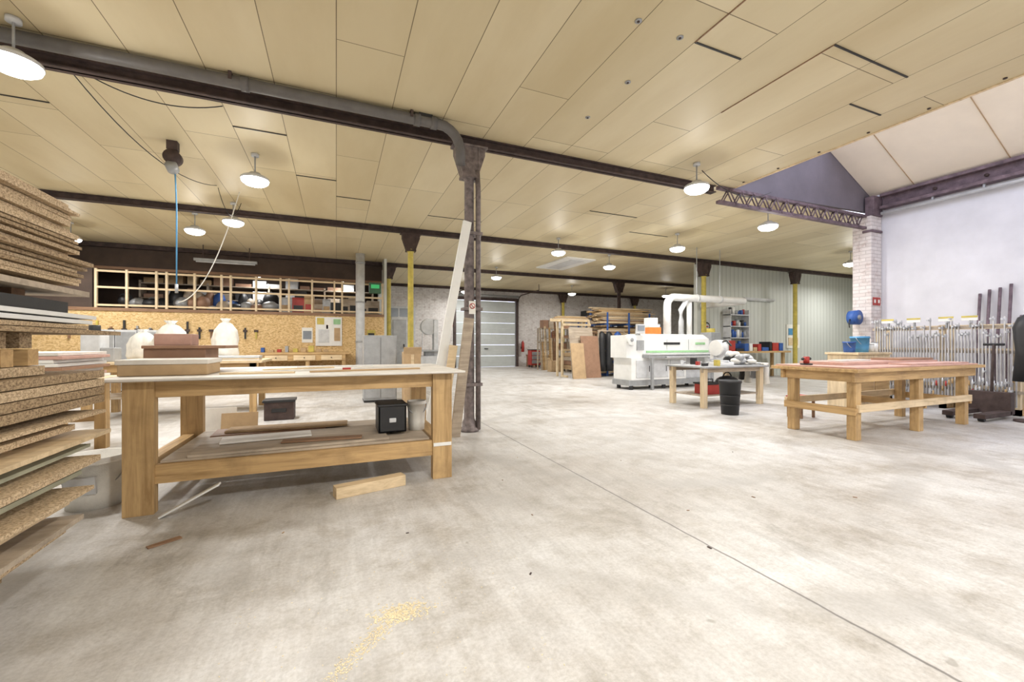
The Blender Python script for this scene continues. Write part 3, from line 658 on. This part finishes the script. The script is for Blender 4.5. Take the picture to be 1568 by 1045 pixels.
# ------------------------------------------------------------ back-left work area
o = B('wooden_workbench', False, .004)
for x in (-2.0, -.8, .15):
    for y in (13.15, 13.75): o.box(x, x+.1, y, y+.1, 0, .86, 'woodZ')
o.box(-2.1, .35, 13.1, 13.95, .86, .92, 'wood'); o.box(-2.0, .25, 13.12, 13.15, .68, .86, 'wood'); o.box(-2.0, .25, 13.15, 13.85, .25, .28, 'wood')
for x in (-1.8, -1.1, -.4): o.box(x, x+.55, 13.10, 13.12, .70, .84, 'pale'); o.cyl((x+.27, 13.1, .77), (x+.27, 13.07, .77), .015, 'blk')
o.end()
o = B('bench_tools', False, .003)
for i in range(9):
    x = -1.95+i*.2; o.box(x, x+random.uniform(.05, .15), 13.5, 13.7, .921, .921+random.uniform(.05, .2), random.choice(['red', 'blk', 'grey', 'yel', 'card', 'blue']))
o.end()
o = B('notice_board'); o.box(-.58, .16, 13.96, 13.999, 1.1, 1.98, 'white')
for x, z, w, h, k in ((-.54, 1.75, .2, .2, 'yel'), (-.28, 1.6, .16, .3, 'paper'), (-.08, 1.76, .2, .16, 'lgreen'), (-.5, 1.2, .3, .4, 'lgrey'), (-.06, 1.25, .17, .4, 'card'), (-.28, 1.62, .05, .12, 'red')): o.box(x, x+w, 13.95, 13.96, z, z+h, k)
o.end()
o = B('wall_poster'); o.box(-.95, -.66, 13.98, 13.999, 1.2, 1.65, 'paper'); o.box(-.92, -.69, 13.975, 13.98, 1.3, 1.55, 'glassd'); o.end()
o = B('wall_poster'); o.box(.9, 1.15, 13.98, 13.999, 1.3, 1.6, 'yel'); o.box(.93, 1.12, 13.975, 13.98, 1.35, 1.5, 'blk'); o.end()
o = B('wall_mounted_tools')
for i in range(16):
    x = -6.2+i*.27; o.box(x, x+.04, 13.95, 13.998, 1.3, 1.3+random.uniform(.2, .5), random.choice(['grey', 'yel', 'red', 'blk', 'dkw'])); o.box(x-.03, x+.07, 13.94, 13.998, 1.5, 1.56, 'beam')
o.end()
o = B('steel_locker', False, .006)
for i in range(3): o.box(-5.3+i*.42, -4.9+i*.42, 12.9, 13.4, .03, 1.5, 'lgrey'); o.box(-5.28+i*.42, -4.92+i*.42, 12.885, 12.9, .08, 1.45, 'grey'); o.box(-4.98+i*.42, -4.96+i*.42, 12.87, 12.885, .7, .8, 'blk')
o.box(-5.3, -4.06, 12.9, 13.4, 0, .03, 'blk'); o.end()
o = B('storage_rack')
for x in (-6.9, -5.6): o.box(x, x+.07, 9.5, 9.57, 0, 1.7, 'woodZ'); o.box(x, x+.07, 10.2, 10.27, 0, 1.7, 'woodZ')
for z in (.3, .9, 1.5): o.box(-6.9, -5.53, 9.5, 10.27, z, z+.04, 'pale')
for z in (.341, .941, 1.541):
    x = -6.8
    while x < -5.9: w = random.uniform(.15, .35); o.box(x, x+w, 9.6, 10.1, z, z+random.uniform(.15, .4), random.choice(['white', 'lgrey', 'card', 'orange', 'fabric'])); x += w+.03
o.end()
o = B('wooden_workbench', False, .004)
for x in (-3.5, -1.35):
    for y in (8.2, 9.1): o.box(x, x+.1, y, y+.1, 0, .84, 'woodZ')
o.box(-3.6, -1.15, 8.1, 9.3, .84, .88, 'pale'); o.box(-3.5, -1.25, 8.2, 8.24, .72, .84, 'wood'); o.box(-3.5, -1.25, 8.3, 9.1, .3, .33, 'greyw'); o.end()
def bag(x, y, z, r, h):
    o = B('dust_bag')
    pr = [(0, z), (r*.9, z), (r*1.05, z+h*.15), (r, z+h*.35), (r*1.04, z+h*.5), (r*.85, z+h*.72), (r*.5, z+h*.86), (r*.22, z+h*.92), (r*.4, z+h), (0, z+h*.97)]
    o.lathe(x, y, pr, 'fabric', 32)
    for v in o.bm.verts:
        a = math.atan2(v.co.y-y, v.co.x-x); k = 1+.09*math.sin(5*a+v.co.z*9)+.06*math.sin(11*a+v.co.z*5)
        v.co.x = x+(v.co.x-x)*k; v.co.y = y+(v.co.y-y)*k
    return o.end()
bag(-1.8, 8.75, .885, .19, .72); bag(-2.55, 8.65, .885, .22, .66); bag(-3.02, 8.95, .885, .19, .52)
o = B('sheet_stack_on_bench', False, .003)
for i in range(4): o.box(-2.28+.01*i, -1.2, 8.15, 8.5, .881+.02*i, .898+.02*i, ['white', 'pale', 'lgrey', 'white'][i])
o.end()
o = B('wrapped_machine', False, .015); o.box(-3.55, -3.32, 8.3, 8.6, .881, 1.3, 'lgrey'); o.box(-3.32, -3.15, 8.3, 8.55, .881, 1.1, 'grey'); o.cyl((-3.44, 8.45, 1.3), (-3.44, 8.45, 1.45), .07, 'blk'); o.end()
o = B('metal_cabinet', False, .006); o.box(.50, 1.13, 8.7, 9.2, .04, 1.33, 'grey'); o.box(.52, .81, 8.685, 8.7, .08, 1.29, 'grey'); o.box(.82, 1.11, 8.685, 8.7, .08, 1.29, 'grey'); o.cyl((.79, 8.68, .6), (.79, 8.68, .75), .01, 'blk'); o.box(.5, 1.13, 8.7, 9.2, 0, .04, 'blk'); o.end()
o = B('control_box', False, .004); o.box(.95, 1.3, 13.75, 13.93, 2.75, 3.08, 'green'); o.box(1.0, 1.25, 13.74, 13.75, 2.9, 3.02, 'screen'); o.box(.95, 1.3, 13.93, 13.965, 2.8, 3.0, 'beam'); o.end()
o = B('cardboard_box', False, .006); o.box(1.2, 1.52, 8.2, 8.5, 0, 1.0, 'card'); o.box(1.19, 1.53, 8.19, 8.21, .9, 1.1, 'card', rot=(20, 0, 0)); o.box(1.33, 1.39, 8.195, 8.2, 0.01, .95, 'pale'); o.end()
o = B('electrical_cabinet', False, .01); o.box(1.75, 2.3, 14.9, 15.3, 0, 2.1, 'lgrey'); o.box(1.8, 2.25, 14.88, 14.9, .1, 2.0, 'grey'); o.box(2.15, 2.19, 14.85, 14.88, 1.0, 1.15, 'blk'); o.end()
for x, y, h, k in ((-1.45, 5.75, .42, 'tabletop'), (-1.2, 5.55, .38, 'card')):
    o = B('leaning_offcut_panel', False, .003); o.box(x, x+.36, y, y+.02, 0, h, k, rot=(-14, 0, 0), piv=(x, y, 0)); o.box(x+.1, x+.3, y+.12, y+.3, 0, .3, 'card'); o.end()
o = B('plastic_crate', False, .008); o.box(-1.0, -.6, 7.2, 7.5, 0, .3, 'beam'); o.box(-1.02, -.58, 7.18, 7.52, .27, .31, 'blk'); o.box(-.9, -.7, 7.185, 7.2, .12, .18, 'blk'); o.end()
o = B('wooden_workbench', False, .004)
for x in (-4.3, -2.45):
    for y in (5.2, 6.0): o.box(x, x+.1, y, y+.1, 0, .76, 'woodZ')
o.box(-4.4, -2.25, 5.1, 6.2, .76, .80, 'pale'); o.box(-4.3, -2.35, 5.2, 5.24, .3, .4, 'wood'); o.box(-4.3, -2.35, 6.06, 6.1, .3, .4, 'wood'); o.box(-4.3, -2.4, 5.2, 5.24, .64, .76, 'wood'); o.end()
o = B('stacked_panels', False, .003)
for i in range(8): o.box(-4.2+.03*i, -2.35-.03*(i % 3), 5.2, 6.1, .801+.035*i, .832+.035*i, ['white', 'pink', 'tabletop', 'brownbox', 'white', 'white', 'pink', 'tabletop'][i])
o.end()

# ------------------------------------------------------------ right wall: clamp rack etc.
o = B('bar_clamp_rack')
for y in (3.0, 3.9, 4.85): o.box(10.05, 10.12, y, y+.08, 0, 1.5, 'paleZ'); o.box(10.05, 10.45, y, y+.08, 0, .1, 'woodY'); o.box(10.38, 10.45, y, y+.08, 0, 1.5, 'paleZ')
for z in (.35, 1.0, 1.42): o.box(10.02, 10.05, 2.95, 4.98, z, z+.05, 'greyw'); o.box(10.42, 10.45, 2.95, 4.98, z, z+.08, 'paleZ')
for i in range(46):
    y = 3.02+i*.042; z0 = .12+random.uniform(0, .08); z1 = z0+random.choice([1.2, 1.35, 1.45]); x = 9.98
    o.box(x, x+.03, y, y+.014, z0, z1, 'steel'); o.box(x-.10, x+.03, y-.006, y+.018, z1-.06, z1-.03, 'lgrey')
    zz = z0+random.uniform(.15, .6); o.box(x-.10, x+.03, y-.006, y+.018, zz, zz+.03, 'lgrey'); o.cyl((x-.09, y+.005, zz-.1), (x-.09, y+.005, zz+.08), .007, 'steel', seg=6); o.cyl((x-.09, y+.005, zz-.18), (x-.09, y+.005, zz-.09), .012, random.choice(['woodZ', 'red', 'woodZ', 'lgrey', 'lgrey']), seg=8)
for y in (3.45, 3.75, 4.2, 4.6): o.box(9.96, 9.97, y, y+.2, 1.56, 1.64, 'paper'); o.box(9.955, 9.96, y, y+.2, 1.61, 1.64, 'yel'); o.box(9.97, 10.02, y+.09, y+.11, 1.44, 1.62, 'grey')
o.end()
o = B('steel_pipe_bundle')
for y, z in ((3.32, 2.05), (3.45, 2.0), (3.58, 1.98), (3.70, 1.92), (3.2, 1.5)): o.cyl((10.53, y, 0), (10.77, y, z+.15), .022, 'truss', seg=12)
o.end()
o = B('coat_stand'); o.lathe(9.42, 2.72, [(.02, 1.62), (.12, 1.55), (.17, 1.4), (.14, 1.05), (.17, .6), (0, .6)], 'blk', 16)
o.cyl((9.42, 2.72, 0), (9.42, 2.72, 1.72), .02, 'beam', seg=10); o.cyl((9.42, 2.72, 0), (9.42, 2.72, .03), .16, 'beam'); o.end()
o = B('pallet_truck', False, .006)
for y in (2.95, 3.30): o.box(8.75, 9.6, y, y+.13, .05, .12, 'beam'); o.cyl((8.85, y+.04, .04), (8.85, y+.11, .04), .04, 'blk')
o.box(9.55, 9.70, 2.95, 3.43, .06, .40, 'beam'); o.cyl((9.66, 3.12, .1), (9.66, 3.27, .1), .1, 'blk'); o.tube([(9.66, 3.19, .35), (9.70, 3.19, .8), (9.74, 3.19, 1.15)], .02, 'beam', 8); o.tube([(9.74, 3.07, 1.15), (9.74, 3.31, 1.15)], .02, 'blk', 8); o.end()
o = B('wooden_cabinet', False, .005); o.box(8.6, 9.6, 4.5, 5.0, 0, .96, 'paleZ'); o.box(8.57, 9.63, 4.47, 5.03, .96, 1.0, 'pale')
for z in (.1, .52): o.box(8.64, 9.08, 4.485, 4.5, z, z+.37, 'wood'); o.box(9.12, 9.56, 4.485, 4.5, z, z+.37, 'wood')
o.end()
bucket('blue_bucket', 9.15, 4.75, 1.001, .15, .30, 'sky').end()
bucket('blue_bucket', 8.82, 4.75, 1.001, .1, .2, 'blue').end()
o = B('paint_cans')
for i, (x, k) in enumerate(((9.4, 'fabric'), (9.53, 'white'))): o.cyl((x, 4.7, 1.001), (x, 4.7, 1.15+.03*i), .055, k); o.cyl((x, 4.7, 1.15+.03*i), (x, 4.7, 1.16+.03*i), .058, 'grey')
o.end()
o = B('wall_shelf')
for x in (12.45, 13.35): o.box(x, x+.03, 10.3, 10.598, 1.0, 2.35, 'lgrey')
for z in (1.0, 1.35, 1.75, 2.15): o.box(12.45, 13.38, 10.28, 10.598, z, z+.03, 'lgrey')
for z in (1.03, 1.38, 1.78, 2.18):
    x = 12.52
    while x < 13.25:
        w = random.uniform(.06, .14); h = random.uniform(.12, .28)
        o.cyl((x+w/2, 10.42, z), (x+w/2, 10.42, z+h), w/2, random.choice(['blk', 'white', 'grey', 'blk', 'red', 'yel', 'blue'])); x += w+.02
o.end()
o = B('wall_dial'); o.cyl((11.6, 10.598, 1.75), (11.6, 10.52, 1.75), .15, 'blk'); o.cyl((11.6, 10.53, 1.75), (11.6, 10.51, 1.75), .10, 'lgrey'); o.box(11.55, 11.65, 10.50, 10.51, 1.73, 1.77, 'red'); o.end()
o = B('wall_poster'); o.box(15.75, 16.5, 10.58, 10.598, 1.0, 1.9, 'paper'); o.box(15.85, 16.4, 10.57, 10.58, 1.1, 1.4, 'pale'); o.box(15.85, 16.2, 10.57, 10.58, 1.5, 1.75, 'sky'); o.end()
o = B('air_hose_reel'); o.cyl((10.16, 5.30, 1.72), (10.16, 5.45, 1.72), .15, 'blue', seg=28); o.cyl((10.16, 5.27, 1.72), (10.16, 5.48, 1.72), .05, 'grey'); o.cyl((10.16, 5.29, 1.72), (10.16, 5.30, 1.72), .155, 'blue', seg=28)
o.box(10.16, 10.419, 5.46, 5.49, 1.66, 1.78, 'grey'); o.tube([(10.02, 5.38, 1.68), (9.98, 5.38, 1.60), (10.0, 5.38, 1.5)], .012, 'blk', 6); o.end()
o = B('cream_machine_cabinet', False, .01); o.box(9.9, 10.7, 8.9, 9.6, 0, 1.25, 'lgrey'); o.box(9.95, 10.65, 8.88, 8.9, .1, 1.15, 'white'); o.box(10.1, 10.5, 9.0, 9.4, 1.25, 1.5, 'grey'); o.cyl((10.3, 9.2, 1.5), (10.3, 9.2, 1.62), .12, 'yel'); o.end()
o = B('wooden_workbench', False, .004)
for x in (11.7, 14.4):
    for y in (9.8, 10.2): o.box(x, x+.1, y, y+.08, 0, .86, 'woodZ')
o.box(11.6, 14.6, 9.65, 10.27, .86, .92, 'wood'); o.box(11.7, 14.5, 9.8, 10.25, .3, .33, 'greyw'); o.end()
o = B('bench_clutter', False, .004); x = 11.7
while x < 14.3: w = random.uniform(.1, .35); o.box(x, x+w, 9.75, 10.15, .921, .921+random.uniform(.05, .35), random.choice(['lgrey', 'blk', 'red', 'white', 'card', 'blue'])); x += w+.05
o.end()

# ------------------------------------------------------------ sawdust and debris
o = B('sawdust_pile')
def flake(x, y, s):
    a = random.uniform(0, 180); o.box(x-s, x+s, y-s*.5, y+s*.5, .0005, .0005+s*random.uniform(.2, .8), 'saw', rot=(0, 0, a))
for i in range(700):
    flake(.26+random.gauss(0, .055), 1.84+random.gauss(0, .035), random.uniform(.001, .005))
for i in range(420):
    t = random.random(); flake(.2-.22*t+random.gauss(0, .02), 1.80-.24*t+random.gauss(0, .02), random.uniform(.001, .004))
for i in range(200): flake(random.uniform(-.4, .9), random.uniform(1.2, 2.4), random.uniform(.001, .003))
o.end()
o = B('floor_debris')
for x, y in ((1.22, 2.55), (1.95, 1.75), (2.25, 2.2), (1.3, 3.3), (2.9, 2.2), (-.3, 2.9), (3.6, 1.9), (.4, 2.6), (1.7, 3.9), (2.6, 3.4), (3.9, 3.2), (.9, 1.9)):
    s = random.uniform(.006, .014); o.box(x-s, x+s, y-s*.4, y+s*.4, .0005, .004, random.choice(['dkw', 'card', 'beam']), rot=(0, 0, random.uniform(0, 180)))
o.end()

# ------------------------------------------------------------ world, camera
w = bpy.data.worlds.new('World'); sc.world = w; w.use_nodes = True
bg = w.node_tree.nodes['Background']; bg.inputs[0].default_value = (.80, .83, 1, 1); bg.inputs[1].default_value = 2.4
cam = bpy.data.cameras.new('Camera'); co = bpy.data.objects.new('Camera', cam); sc.collection.objects.link(co)
co.location = (0, 0, 1.157); co.rotation_euler = (math.radians(90), 0, math.radians(-22.8))
cam.sensor_width = 36; cam.lens = 36*640/1568; cam.shift_y = .0029; cam.clip_start = .05
sc.camera = co
